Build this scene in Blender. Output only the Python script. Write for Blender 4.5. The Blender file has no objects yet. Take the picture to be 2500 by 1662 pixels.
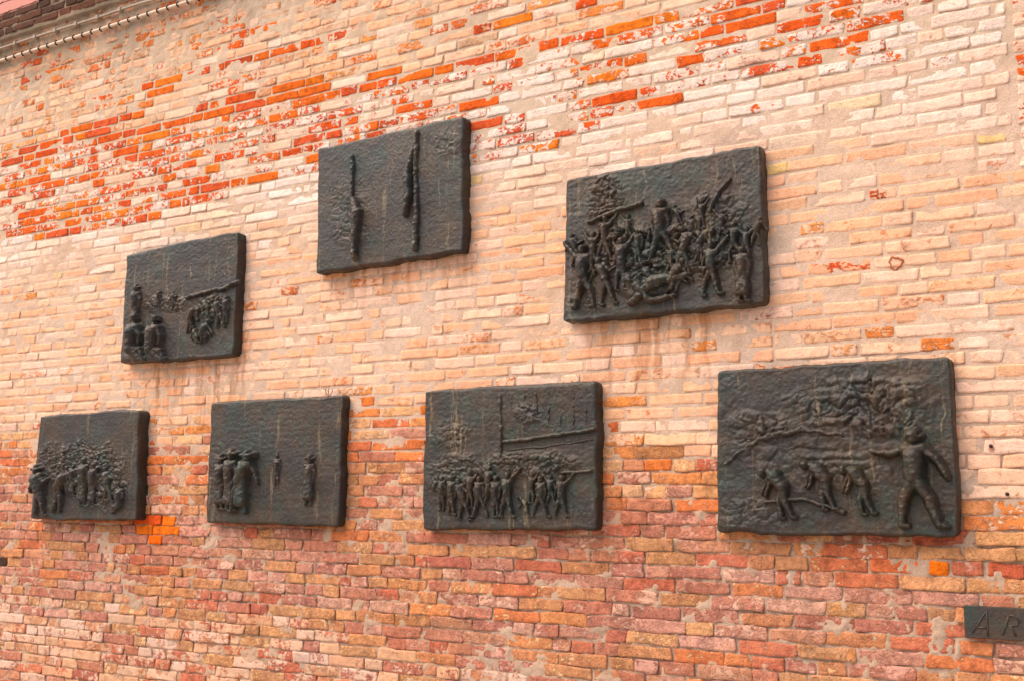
import bpy, math, random
import numpy as np

# ------------------------------------------------------------------ camera
W_PX, H_PX, F_PX = 2500.0, 1662.0, 2700.0
CAM_Z, CAM_D = 1.65, 5.0865                      # eye height, distance to the wall face (plane y = 0)
AX = np.array([4530, 354, 2700.0]); AX /= np.linalg.norm(AX)
AZ = np.array([203, 18000, -2700.0]); AZ -= AX * AZ.dot(AX); AZ /= np.linalg.norm(AZ)
AY = np.cross(AZ, AX)
ROT = np.array([AX, AY, AZ])                     # camera -> world

scene = bpy.context.scene
col = scene.collection
import mathutils
cam_d = bpy.data.cameras.new('camera')
cam = bpy.data.objects.new('camera', cam_d)
col.objects.link(cam)
cam_d.sensor_width = 36.0
cam_d.lens = F_PX / W_PX * 36.0
cam_d.clip_start = 0.05
cam_d.clip_end = 3000
M = mathutils.Matrix([list(map(float, r)) for r in ROT]).to_4x4()
M.translation = (0, -CAM_D, CAM_Z)
cam.matrix_world = M
scene.camera = cam

# ------------------------------------------------------------------ light
SUN_EL, SUN_AZ = math.radians(58), math.radians(-50)   # azimuth from the wall's outward normal (-Y), towards -X
world = bpy.data.worlds.new('World'); scene.world = world
world.use_nodes = True
wn = world.node_tree.nodes; wl = world.node_tree.links
for n in list(wn): wn.remove(n)
sky = wn.new('ShaderNodeTexSky'); sky.sky_type = 'NISHITA'; sky.sun_disc = False
sky.sun_elevation = SUN_EL
sdir = np.array([math.cos(SUN_EL) * math.sin(SUN_AZ), -math.cos(SUN_EL) * math.cos(SUN_AZ), math.sin(SUN_EL)])
sky.sun_rotation = math.atan2(sdir[0], sdir[1])
sky.air_density = 1.0; sky.dust_density = 5.0; sky.ozone_density = 1.0
bg = wn.new('ShaderNodeBackground'); bg.inputs['Strength'].default_value = 0.085
wo = wn.new('ShaderNodeOutputWorld')
wl.new(sky.outputs[0], bg.inputs[0]); wl.new(bg.outputs[0], wo.inputs[0])
sun_d = bpy.data.lights.new('sun', 'SUN'); sun_d.energy = 1.35; sun_d.angle = math.radians(65)
sun_d.color = (1.0, 0.85, 0.70)
sun = bpy.data.objects.new('sun', sun_d); col.objects.link(sun)
sun.rotation_euler = mathutils.Vector([float(-a) for a in sdir]).to_track_quat('-Z', 'Y').to_euler()
vs = scene.view_settings
vs.view_transform = 'Standard'; vs.look = 'None'; vs.gamma = 1.0; vs.use_curve_mapping = False
vs.exposure = 1.52

# ------------------------------------------------------------------ measuring helpers (photo pixel -> point on a plane parallel to the wall)
def at(px, py, y=0.0):
    d = ROT @ np.array([px - W_PX / 2, -(py - H_PX / 2), -F_PX])
    t = (y + CAM_D) / d[1]
    return t * d[0], CAM_Z + t * d[2]
def proj(X, Y, Z):
    P = np.stack([np.asarray(X, float) + 0 * np.asarray(Z, float), np.asarray(Y, float) + CAM_D + 0 * np.asarray(Z, float), np.asarray(Z, float) - CAM_Z + 0 * np.asarray(X, float)])
    c = np.tensordot(ROT.T, P, 1)
    return W_PX / 2 + F_PX * c[0] / -c[2], H_PX / 2 - F_PX * c[1] / -c[2]

# ------------------------------------------------------------------ numpy noise
def _hash(ix, iy, seed):
    h = (ix.astype(np.int64) * 374761393 + iy.astype(np.int64) * 668265263 + seed * 974711) & 0x7fffffff
    h = ((h ^ (h >> 13)) * 1274126177) & 0x7fffffff
    h = (h ^ (h >> 16)) & 0xffff
    return h / 65535.0
def vnoise(x, y, seed=0):
    ix = np.floor(x); iy = np.floor(y); fx = x - ix; fy = y - iy
    fx = fx * fx * (3 - 2 * fx); fy = fy * fy * (3 - 2 * fy)
    a = _hash(ix, iy, seed); b = _hash(ix + 1, iy, seed); c = _hash(ix, iy + 1, seed); d = _hash(ix + 1, iy + 1, seed)
    return (a + (b - a) * fx) * (1 - fy) + (c + (d - c) * fx) * fy
def fbm(x, y, seed=0, o=4, g=0.5):
    s = 0; a = 1; t = 0
    for k in range(o):
        s = s + a * vnoise(x * 2 ** k + 17.3 * k, y * 2 ** k + 9.1 * k, seed + k); t += a; a *= g
    return s / t - 0.5

def lin(r, g, b):
    f = lambda c: ((c / 255 + 0.055) / 1.055) ** 2.4 if c > 10 else c / 255 / 12.92
    return np.array([f(r), f(g), f(b)])

# ------------------------------------------------------------------ object helpers
def tag(o, label=None, cat=None, group=None, kind=None):
    if label: o['label'] = label
    if cat: o['category'] = cat
    if group: o['group'] = group
    if kind: o['kind'] = kind
    return o
def empty(name, loc):
    o = bpy.data.objects.new(name, None); col.objects.link(o); o.location = [float(v) for v in loc]
    o.empty_display_size = 0.1
    return o
def mesh_obj(name, verts, faces, mat, parent=None, smooth=True, attrs=None):
    """verts in world coordinates; faces (n,4) int array or list"""
    me = bpy.data.meshes.new(name)
    v = np.asarray(verts, float)
    off = np.zeros(3) if parent is None else np.array(parent.matrix_world.translation)
    if parent is not None:
        q = parent; off = np.zeros(3)
        while q is not None:
            off = off + np.array(q.location); q = q.parent
    v = v - off
    if isinstance(faces, np.ndarray):
        nf, k = faces.shape
        me.vertices.add(len(v)); me.vertices.foreach_set('co', v.astype(np.float32).ravel())
        me.loops.add(nf * k); me.loops.foreach_set('vertex_index', faces.astype(np.int32).ravel())
        me.polygons.add(nf); me.polygons.foreach_set('loop_start', np.arange(0, nf * k, k, dtype=np.int32))
        try: me.polygons.foreach_set('loop_total', np.full(nf, k, dtype=np.int32))
        except Exception: pass
        me.update(calc_edges=True)
    else:
        me.from_pydata([tuple(p) for p in v], [], faces); me.update()
    if smooth:
        me.polygons.foreach_set('use_smooth', np.ones(len(me.polygons), dtype=bool))
    if attrs:
        for nm, arr in attrs.items():
            if arr.ndim == 1:
                a = me.attributes.new(nm, 'FLOAT', 'POINT'); a.data.foreach_set('value', arr.astype(np.float32))
            else:
                a = me.attributes.new(nm, 'FLOAT_COLOR', 'POINT'); a.data.foreach_set('color', arr.astype(np.float32).ravel())
    me.materials.append(mat)
    o = bpy.data.objects.new(name, me); col.objects.link(o)
    if parent is not None: o.parent = parent
    return o
def box(name, x0, x1, y0, y1, z0, z1, mat, parent=None):
    v = [(x0, y0, z0), (x1, y0, z0), (x1, y1, z0), (x0, y1, z0), (x0, y0, z1), (x1, y0, z1), (x1, y1, z1), (x0, y1, z1)]
    f = [(0, 3, 2, 1), (4, 5, 6, 7), (0, 1, 5, 4), (1, 2, 6, 5), (2, 3, 7, 6), (3, 0, 4, 7)]
    return mesh_obj(name, v, f, mat, parent, smooth=False)
def tube_geo(pts, r, n=8):
    pts = np.asarray(pts, float); V = []; F = []
    for i, p in enumerate(pts):
        d = pts[min(i + 1, len(pts) - 1)] - pts[max(i - 1, 0)]; d /= np.linalg.norm(d)
        a = np.cross(d, [0, 0.3, 1]); a /= np.linalg.norm(a); b = np.cross(d, a)
        for k in range(n):
            t = 2 * math.pi * k / n
            V.append(p + r * (math.cos(t) * a + math.sin(t) * b))
    for i in range(len(pts) - 1):
        for k in range(n):
            F.append((i * n + k, i * n + (k + 1) % n, (i + 1) * n + (k + 1) % n, (i + 1) * n + k))
    F.append(tuple(range(n - 1, -1, -1))); F.append(tuple((len(pts) - 1) * n + k for k in range(n)))
    return V, F

# ------------------------------------------------------------------ plaque outlines (front corners measured on the photograph: TL TR BR BL)
PL = [
    dict(q=[(309, 621), (582, 563), (568, 866), (291, 888)], t=.078),
    dict(q=[(777, 363), (1132, 282), (1130, 613), (770, 669)], t=.078),
    dict(q=[(1383, 437), (1857, 354), (1866, 742), (1373, 788)], t=.078),
    dict(q=[(97, 1013), (339, 999), (331, 1269), (74, 1266)], t=.092),
    dict(q=[(515, 982), (836, 965), (826, 1285), (501, 1274)], t=.070),
    dict(q=[(1038, 951), (1456, 929), (1457, 1294), (1030, 1292)], t=.075),
    dict(q=[(1753, 904), (2322, 870), (2341, 1312), (1748, 1300)], t=.078),
]
for p in PL:
    p['w'] = [np.array(at(x, y, -p['t'])) for x, y in p['q']]
    xs = [c[0] for c in p['w']]; zs = [c[1] for c in p['w']]
    p['x0'], p['x1'], p['z0'], p['z1'] = min(xs), max(xs), min(zs), max(zs)

# ------------------------------------------------------------------ node helpers
class NT:
    def __init__(s, name):
        s.m = bpy.data.materials.new(name); s.m.use_nodes = True
        s.t = s.m.node_tree; s.n = s.t.nodes; s.l = s.t.links
        for n in list(s.n): s.n.remove(n)
        s.out = s.n.new('ShaderNodeOutputMaterial'); s.b = s.n.new('ShaderNodeBsdfPrincipled')
        s.l.new(s.b.outputs[0], s.out.inputs[0])
    def set(s, sock, v):
        if hasattr(v, 'node'): s.l.new(v, sock)
        elif v is not None:
            if isinstance(v, (tuple, list, np.ndarray)):
                v = [float(c) for c in v]
                if len(sock.default_value) == 4 and len(v) == 3: v = v + [1]
            sock.default_value = v
    def math(s, op, a, b=None, c=None, clamp=False):
        n = s.n.new('ShaderNodeMath'); n.operation = op; n.use_clamp = clamp
        for i, v in enumerate((a, b, c)):
            if v is not None: s.set(n.inputs[i], v)
        return n.outputs[0]
    def vmath(s, op, a, b=None):
        n = s.n.new('ShaderNodeVectorMath'); n.operation = op
        s.set(n.inputs[0], a)
        if b is not None: s.set(n.inputs[1], b)
        return n.outputs[0]
    def noise(s, vec, scale, detail=4, rough=.55, dist=0, out=0):
        n = s.n.new('ShaderNodeTexNoise'); s.set(n.inputs['Vector'], vec); s.set(n.inputs['Scale'], scale)
        n.inputs['Detail'].default_value = detail; n.inputs['Roughness'].default_value = rough; n.inputs['Distortion'].default_value = dist
        return n.outputs[out]
    def voro(s, vec, scale, feature='F1', out=0):
        n = s.n.new('ShaderNodeTexVoronoi'); n.feature = feature; s.set(n.inputs['Vector'], vec); s.set(n.inputs['Scale'], scale)
        return n.outputs[out]
    def rng(s, v, a, b, c=0.0, d=1.0, smooth=False):
        n = s.n.new('ShaderNodeMapRange'); n.clamp = True
        if smooth: n.interpolation_type = 'SMOOTHSTEP'
        s.set(n.inputs[0], v); s.set(n.inputs[1], a); s.set(n.inputs[2], b); s.set(n.inputs[3], c); s.set(n.inputs[4], d)
        return n.outputs[0]
    def mix(s, f, a, b, mode='MIX'):
        n = s.n.new('ShaderNodeMix'); n.data_type = 'RGBA'; n.blend_type = mode; n.clamp_factor = True
        s.set(n.inputs[0], f); s.set(n.inputs[6], a); s.set(n.inputs[7], b)
        return n.outputs[2]
    def attr(s, name, out='Color'):
        n = s.n.new('ShaderNodeAttribute'); n.attribute_name = name
        return n.outputs[out]
    def sep(s, v):
        n = s.n.new('ShaderNodeSeparateXYZ'); s.set(n.inputs[0], v); return n.outputs
    def sepc(s, v):
        n = s.n.new('ShaderNodeSeparateColor'); s.set(n.inputs[0], v); return n.outputs
    def comb(s, x, y, z):
        n = s.n.new('ShaderNodeCombineXYZ'); s.set(n.inputs[0], x); s.set(n.inputs[1], y); s.set(n.inputs[2], z); return n.outputs[0]
    def pos(s):
        return s.n.new('ShaderNodeNewGeometry').outputs['Position']
    def bump(s, h, dist, strength=1.0, nrm=None):
        n = s.n.new('ShaderNodeBump'); s.set(n.inputs['Height'], h); n.inputs['Distance'].default_value = dist
        n.inputs['Strength'].default_value = strength
        if nrm is not None: s.l.new(nrm, n.inputs['Normal'])
        return n.outputs[0]
    def final(s, colr, rough=.9, normal=None, spec=.2, metal=0.0):
        s.set(s.b.inputs['Base Color'], colr); s.set(s.b.inputs['Roughness'], rough)
        s.set(s.b.inputs['Specular IOR Level'], spec); s.set(s.b.inputs['Metallic'], metal)
        if normal is not None: s.l.new(normal, s.b.inputs['Normal'])
        return s.m

# rust and verdigris runs on the masonry under the bronzes: (x0, x1, top z, length, strength)
STAINS = []
def _st(i, fx0, fx1, ln, st):
    p = PL[i]; w = p['x1'] - p['x0']
    STAINS.append((p['x0'] + fx0 * w, p['x0'] + fx1 * w + .05, p['w'][3][1] * (1 - (fx0 + fx1) / 2) + p['w'][2][1] * (fx0 + fx1) / 2, ln, st))
_st(0, .15, 1.0, .62, 1.0); _st(1, .0, 1.0, .30, .75); _st(2, .1, .8, .50, .9); _st(5, .0, 1.0, .10, .5); _st(4, .1, 1, .10, .5); _st(3, .1, 1, .10, .4); _st(6, .1, 1, .09, .5)

def stain(nt, P):
    """factor 0..1 of the runs below the plaques"""
    x, y, z = nt.sep(P)
    xw = nt.math('ADD', x, nt.math('MULTIPLY', nt.noise(P, 7, 2, .5), .10))
    runs = nt.noise(nt.comb(nt.math('MULTIPLY', xw, 17), 0, nt.math('MULTIPLY', z, .9)), 1.0, 3, .6)
    soft = nt.noise(P, 5, 3, .6)
    tot = None
    for (x0, x1, zt, ln, st) in STAINS:
        e = .05
        mx = nt.math('MULTIPLY', nt.rng(x, x0 - e, x0 + e), nt.rng(x, x1 - e, x1 + e, 1, 0))
        dz = nt.math('SUBTRACT', zt, z)
        near = nt.math('MULTIPLY', nt.rng(dz, -.10, -.02), nt.rng(dz, .0, .14, 1, 0))           # soft halo along the lower edge
        far = nt.math('MULTIPLY', nt.rng(dz, -.05, .0), nt.rng(dz, ln * .25, ln, 1, 0))
        thr = nt.rng(runs, .45, .62)
        f = nt.math('ADD', nt.math('MULTIPLY', near, nt.rng(soft, .35, .65, .15, .6)), nt.math('MULTIPLY', far, nt.math('MULTIPLY', thr, .75)))
        f = nt.math('MULTIPLY', nt.math('MULTIPLY', f, mx), st)
        tot = f if tot is None else nt.math('MAXIMUM', tot, f)
    return nt.math('MULTIPLY', nt.math('MINIMUM', tot, .85), .85)

def weathering(nt, P):
    """broad uneven ageing of the face: dusty patches, orange clouds, faint rain streaks"""
    x, y, z = nt.sep(P)
    cl = nt.noise(P, 1.5, 4, .6); du = nt.noise(nt.vmath('ADD', P, (7.0, 3.0, 1.0)), 2.4, 5, .65)
    w = nt.mix(nt.rng(cl, .38, .64), (1.0, .985, .97), (1.0, .90, .80))
    w = nt.mix(nt.math('MULTIPLY', nt.rng(du, .52, .72), .55), w, (.80, .77, .74))
    rs = nt.noise(nt.comb(nt.math('MULTIPLY', x, 9), 0, nt.math('MULTIPLY', z, .5)), 1.0, 4, .65)
    return nt.mix(nt.math('MULTIPLY', nt.rng(rs, .56, .72), .4), w, (.80, .72, .64))

def soot(nt, P, z_cop):
    """black crust on the topmost courses, fading in patches"""
    x, y, z = nt.sep(P)
    n = nt.noise(P, 2.6, 6, .68)
    d = nt.math('SUBTRACT', z_cop, z)
    f = nt.math('ADD', nt.rng(d, -.02, .62, .82, .0), nt.math('MULTIPLY', nt.math('SUBTRACT', n, .5), 1.5))
    f = nt.math('MULTIPLY', f, nt.rng(d, .25, .85, 1, 0))
    f = nt.math('MULTIPLY', f, nt.rng(x, -5.4, -3.6, 1, .25))
    return nt.math('MAXIMUM', nt.math('MINIMUM', f, .8), 0)

# v = slope of a level course line in the photograph; it depends on height only -> convert to z
def z_of_v(v): return at(1200, 1185 + v * (1200 + 3280))[1]
Z_TOP = z_of_v(-.3476); Z_COP = z_of_v(-.330)
PITCH = .0645

# ------------------------------------------------------------------ materials
def m_brick():
    nt = NT('brick_face')
    P = nt.pos()
    body = nt.attr('body'); paint = nt.attr('paint'); misc = nt.attr('misc'); rnd = nt.attr('rnd', 'Fac'); cov0 = nt.attr('cover', 'Fac')
    r, g, b = nt.sepc(misc)[:3]
    Q = nt.vmath('ADD', P, nt.comb(nt.math('MULTIPLY', rnd, 13.7), nt.math('MULTIPLY', rnd, 5.1), nt.math('MULTIPLY', rnd, 9.3)))
    # colour inside one brick
    n1 = nt.noise(Q, 22, 5, .65); n2 = nt.noise(Q, 9, 2, .5); n3 = nt.noise(Q, 160, 3, .7)
    vb = nt.math('ADD', nt.math('MULTIPLY', nt.math('SUBTRACT', n1, .5), 2.1), nt.math('ADD', 1.0, nt.math('MULTIPLY', nt.math('SUBTRACT', n3, .5), 1.3)))
    bcol = nt.mix(1.0, body, nt.comb(vb, vb, vb), 'MULTIPLY')
    warm = nt.mix(1.0, body, (1.25, 1.32, 1.2), 'MULTIPLY')
    bcol = nt.mix(nt.math('MULTIPLY', nt.rng(n2, .50, .68), .65), bcol, warm)
    dark = nt.mix(1.0, body, (.62, .45, .45), 'MULTIPLY')
    bcol = nt.mix(nt.math('MULTIPLY', nt.rng(nt.noise(Q, 14, 4, .6), .56, .72), nt.math('MULTIPLY', b, .8)), bcol, dark)
    # pits
    pit = nt.math('MULTIPLY', nt.rng(nt.noise(Q, 95, 2, .5), .64, .72), nt.math('MULTIPLY', g, nt.rng(nt.noise(Q, 18, 2, .5), .4, .6)))
    bcol = nt.mix(nt.math('MULTIPLY', pit, .8), bcol, (.07, .03, .015))
    # limewash that has flaked off
    Pw = nt.vmath('MULTIPLY', Q, (1.0, 1.0, 1.35))
    fl = nt.math('ADD', nt.math('MULTIPLY', nt.noise(Pw, 34, 9, .68, .6), .55), nt.math('MULTIPLY', nt.noise(P, 8.5, 4, .6, .3), .45))
    fl = nt.rng(fl, .37, .63)
    hard = nt.math('ADD', 1.2, nt.math('MULTIPLY', r, 9))
    mk = nt.math('ADD', nt.math('MULTIPLY', nt.math('SUBTRACT', cov0, fl), hard), .5, clamp=True)
    pv = nt.math('ADD', 1.0, nt.math('ADD', nt.math('MULTIPLY', nt.math('SUBTRACT', n1, .5), .75), nt.math('MULTIPLY', nt.math('SUBTRACT', n3, .5), .5)))
    pcol = nt.mix(1.0, paint, nt.comb(pv, pv, pv), 'MULTIPLY')
    c = nt.mix(mk, bcol, pcol)
    sp = nt.rng(nt.noise(Q, 70, 3, .6), .66, .74)
    c = nt.mix(nt.math('MULTIPLY', sp, .35), c, (.20, .11, .06))
    c = nt.mix(1.0, c, weathering(nt, P), 'MULTIPLY')
    st = stain(nt, P)
    c = nt.mix(st, c, nt.mix(1.0, c, (.50, .31, .14), 'MULTIPLY'))
    so = soot(nt, P, Z_COP)
    c = nt.mix(so, c, nt.mix(.55, nt.mix(1.0, c, (.34, .24, .19), 'MULTIPLY'), (.09, .055, .036)))
    h = nt.math('ADD', nt.math('ADD', nt.math('MULTIPLY', nt.noise(Q, 34, 6, .7), 1.1), nt.math('MULTIPLY', nt.noise(Q, 110, 3, .6), .5)), nt.math('MULTIPLY', mk, nt.math('MULTIPLY', r, .22)))
    h = nt.math('MULTIPLY', nt.math('SUBTRACT', h, nt.math('MULTIPLY', pit, .6)), nt.math('SUBTRACT', 1.0, nt.math('MULTIPLY', nt.math('MINIMUM', mk, nt.math('SUBTRACT', 1.0, r)), .6)))
    return nt.final(c, .92, nt.bump(h, .013, .9), .15)
def m_mortar():
    nt = NT('lime_mortar'); P = nt.pos(); x, y, z = nt.sep(P)
    n = nt.noise(P, 7, 5, .65); g = nt.noise(P, 140, 3, .7)
    up = nt.rng(z, z_of_v(.02), z_of_v(-.05))
    base = nt.mix(up, (.47, .335, .25), (.61, .455, .36))
    base = nt.mix(nt.rng(z, z_of_v(-.17), z_of_v(-.19)), base, (.58, .445, .335))
    base = nt.mix(nt.math('MULTIPLY', nt.rng(n, .42, .66), .5), base, (.42, .31, .225))
    v = nt.math('ADD', 1, nt.math('MULTIPLY', nt.math('SUBTRACT', g, .5), .9))
    c = nt.mix(1.0, base, nt.comb(v, v, v), 'MULTIPLY')
    c = nt.mix(1.0, c, weathering(nt, P), 'MULTIPLY')
    c = nt.mix(stain(nt, P), c, nt.mix(1.0, c, (.50, .32, .17), 'MULTIPLY'))
    c = nt.mix(soot(nt, P, Z_COP), c, (.11, .085, .055))
    return nt.final(c, .95, nt.bump(nt.noise(P, 120, 5, .7), .004, .9), .1)
def m_bronze(name='weathered_bronze', lift=1.0):
    nt = NT(name); P = nt.pos(); x, y, z = nt.sep(P)
    n = nt.noise(P, 5.5, 6, .65); f = nt.noise(P, 60, 5, .7); fine = nt.noise(P, 260, 2, .6)
    base = nt.mix(nt.rng(n, .40, .62), (.025 * lift, .019 * lift, .017 * lift), (.050 * lift, .029 * lift, .015 * lift))
    base = nt.mix(nt.math('MULTIPLY', nt.rng(nt.noise(P, 6, 8, .75), .48, .68), .85), base, (.017 * lift, .038 * lift, .028 * lift))
    gr = nt.math('MULTIPLY', nt.rng(f, .58, .72), nt.rng(nt.noise(P, 3.6, 4, .6), .42, .58))
    base = nt.mix(nt.math('MULTIPLY', gr, .8), base, (.07, .15, .11))
    spk = nt.math('MULTIPLY', nt.rng(nt.noise(P, 90, 4, .8), .66, .75), .5)
    base = nt.mix(spk, base, (.14, .13, .10))
    xw = nt.math('ADD', x, nt.math('MULTIPLY', nt.noise(P, 9, 2, .5), .06))
    run = nt.noise(nt.comb(nt.math('MULTIPLY', xw, 42), nt.math('MULTIPLY', y, 8), nt.math('MULTIPLY', z, 1.8)), 1.0, 4, .65)
    rm = nt.math('MULTIPLY', nt.rng(run, .58, .68), nt.rng(nt.noise(P, 5, 3, .6), .42, .56))
    base = nt.mix(nt.math('MULTIPLY', rm, .65), base, (.20, .145, .075))
    v = nt.math('ADD', 1, nt.math('MULTIPLY', nt.math('SUBTRACT', fine, .5), .9))
    base = nt.mix(1.0, base, nt.comb(v, v, v), 'MULTIPLY')
    h = nt.math('ADD', nt.math('MULTIPLY', nt.noise(P, 60, 6, .7), .8), nt.math('MULTIPLY', nt.noise(P, 170, 3, .6), .35))
    return nt.final(base, nt.rng(f, .3, .7, .30, .56), nt.bump(h, .0065, .9), .5, .2)
def m_plain(name, c, rough=.8, var=.3, scale=20, bump=.003, metal=0):
    nt = NT(name); P = nt.pos()
    v = nt.math('ADD', 1, nt.math('MULTIPLY', nt.math('SUBTRACT', nt.noise(P, scale, 6, .65), .5), var * 2))
    c2 = nt.mix(1.0, c, nt.comb(v, v, v), 'MULTIPLY')
    return nt.final(c2, rough, nt.bump(nt.noise(P, scale * 4, 5, .65), bump, .7), .2, metal)
MB, MM, MZ = m_brick(), m_mortar(), m_bronze()
MZS = m_bronze('sign_bronze', 1.25)
M_PINK = m_plain('pink_render', (.62, .27, .22), .9, .22, 30, .006)
M_PAVE = m_plain('grey_paving_stone', (.36, .31, .26), .85, .3, 3, .004)
M_CABLE = m_plain('grey_cable_sheath', (.33, .25, .19), .6, .3, 12, .002)
M_PIPE = m_plain('cream_cable_sheath', (.62, .48, .36), .5, .2, 12, .002)
M_CLIP = m_plain('black_plastic', (.02, .02, .025), .5, .2, 40, .001)
M_IRON = m_plain('rusty_iron', (.06, .035, .028), .8, .5, 60, .003)
M_CORE = m_plain('old_masonry', (.40, .24, .15), .95, .4, 9, .01)

# ------------------------------------------------------------------ setting: paving
gx = 400.0
mesh_obj('paving', [(-gx, -gx, 0), (gx, -gx, 0), (gx, gx, 0), (-gx, gx, 0)], [(0, 1, 2, 3)], M_PAVE, None, False)
tag(bpy.data.objects['paving'], kind='structure')

# ------------------------------------------------------------------ the brick wall
rng = np.random.default_rng(7)
random.seed(7)
XL, XR = -9.3, 0.5
wall = empty('brick_wall', (-4.0, 0.0, 0.0))
tag(wall, 'old tall brick wall, red above, peach limewashed in the middle, bare mauve and ochre bricks below', 'wall')
box('wall_core', -16, 5, .030, .38, -.05, Z_TOP - .005, M_CORE, wall)

# palettes (albedo)
K = .80
def pal(lst): return [lin(*c) * K for c in lst]
MAUVE = pal([(208, 140, 116), (196, 124, 104), (214, 152, 130), (202, 126, 98), (194, 114, 90), (218, 154, 116), (186, 114, 98), (206, 136, 100)])
REDB = pal([(208, 104, 70), (202, 94, 58), (214, 112, 72), (188, 94, 76)])
OCHRE = pal([(226, 160, 98), (222, 148, 92), (236, 174, 116), (214, 148, 90)])
OLIVE = pal([(206, 156, 104), (198, 148, 98)])
ORANGE = pal([(236, 140, 70), (240, 130, 52), (244, 158, 84), (228, 118, 60)])
HOT = pal([(248, 112, 14), (244, 124, 24)])
PINK = pal([(226, 170, 152), (220, 160, 140), (232, 184, 160)])
CREAM = pal([(246, 192, 138), (244, 184, 128), (248, 202, 156)])
VERM = pal([(236, 102, 30), (230, 92, 28), (240, 114, 28), (220, 92, 46), (244, 130, 32)])
WHITE = pal([(252, 228, 214), (253, 232, 219), (250, 222, 206)])
PEACHP = pal([(250, 204, 172), (251, 209, 180), (249, 198, 160), (252, 213, 191), (249, 191, 154)])
PEACHB = pal([(244, 160, 108), (240, 150, 100), (246, 176, 122)])
PALEP = pal([(249, 214, 192), (249, 218, 198), (248, 208, 182)])
SOOT = pal([(124, 74, 58), (104, 62, 50), (140, 84, 62)])
ch = random.choice

# individually noticed bricks: photo position, radius, kind
SPOT = [(390, 1272, 22, 'hot'), (425, 1272, 20, 'hot'), (355, 1297, 22, 'hot'), (405, 1297, 24, 'hot'), (400, 1323, 26, 'hot'), (350, 1270, 12, 'red'),
        (2200, 1370, 30, 'hot'), (2290, 1378, 30, 'hot'), (2285, 705, 18, 'olive'), (2160, 858, 26, 'dirty'), (12, 1373, 12, 'dark'),
        (865, 992, 26, 'verm'), (920, 998, 25, 'verm'), (963, 995, 14, 'hotred'), (1890, 1375, 28, 'red'), (1980, 1370, 28, 'red'),
        (1185, 318, 30, 'verm'), (1180, 345, 26, 'verm'), (1230, 335, 26, 'verm'), (1185, 372, 26, 'verm'), (1190, 385, 14, 'verm'),
        (375, 215, 40, 'vermA'), (300, 210, 10, 'vermA')]
def kind_of(px, py, v):
    for (sx, sy, r, k) in SPOT:
        if abs(px - sx) < r and abs(py - sy) < r * .42: return k
    return None
VERM_ROWS = [(-.2665, 335, 812, 1.0), (-.2515, 150, 340, .9), (-.2455, 440, 800, .8), (-.2455, 0, 300, .5), (-.239, 0, 1000, .85), (-.2330, 0, 900, .6)]
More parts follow.
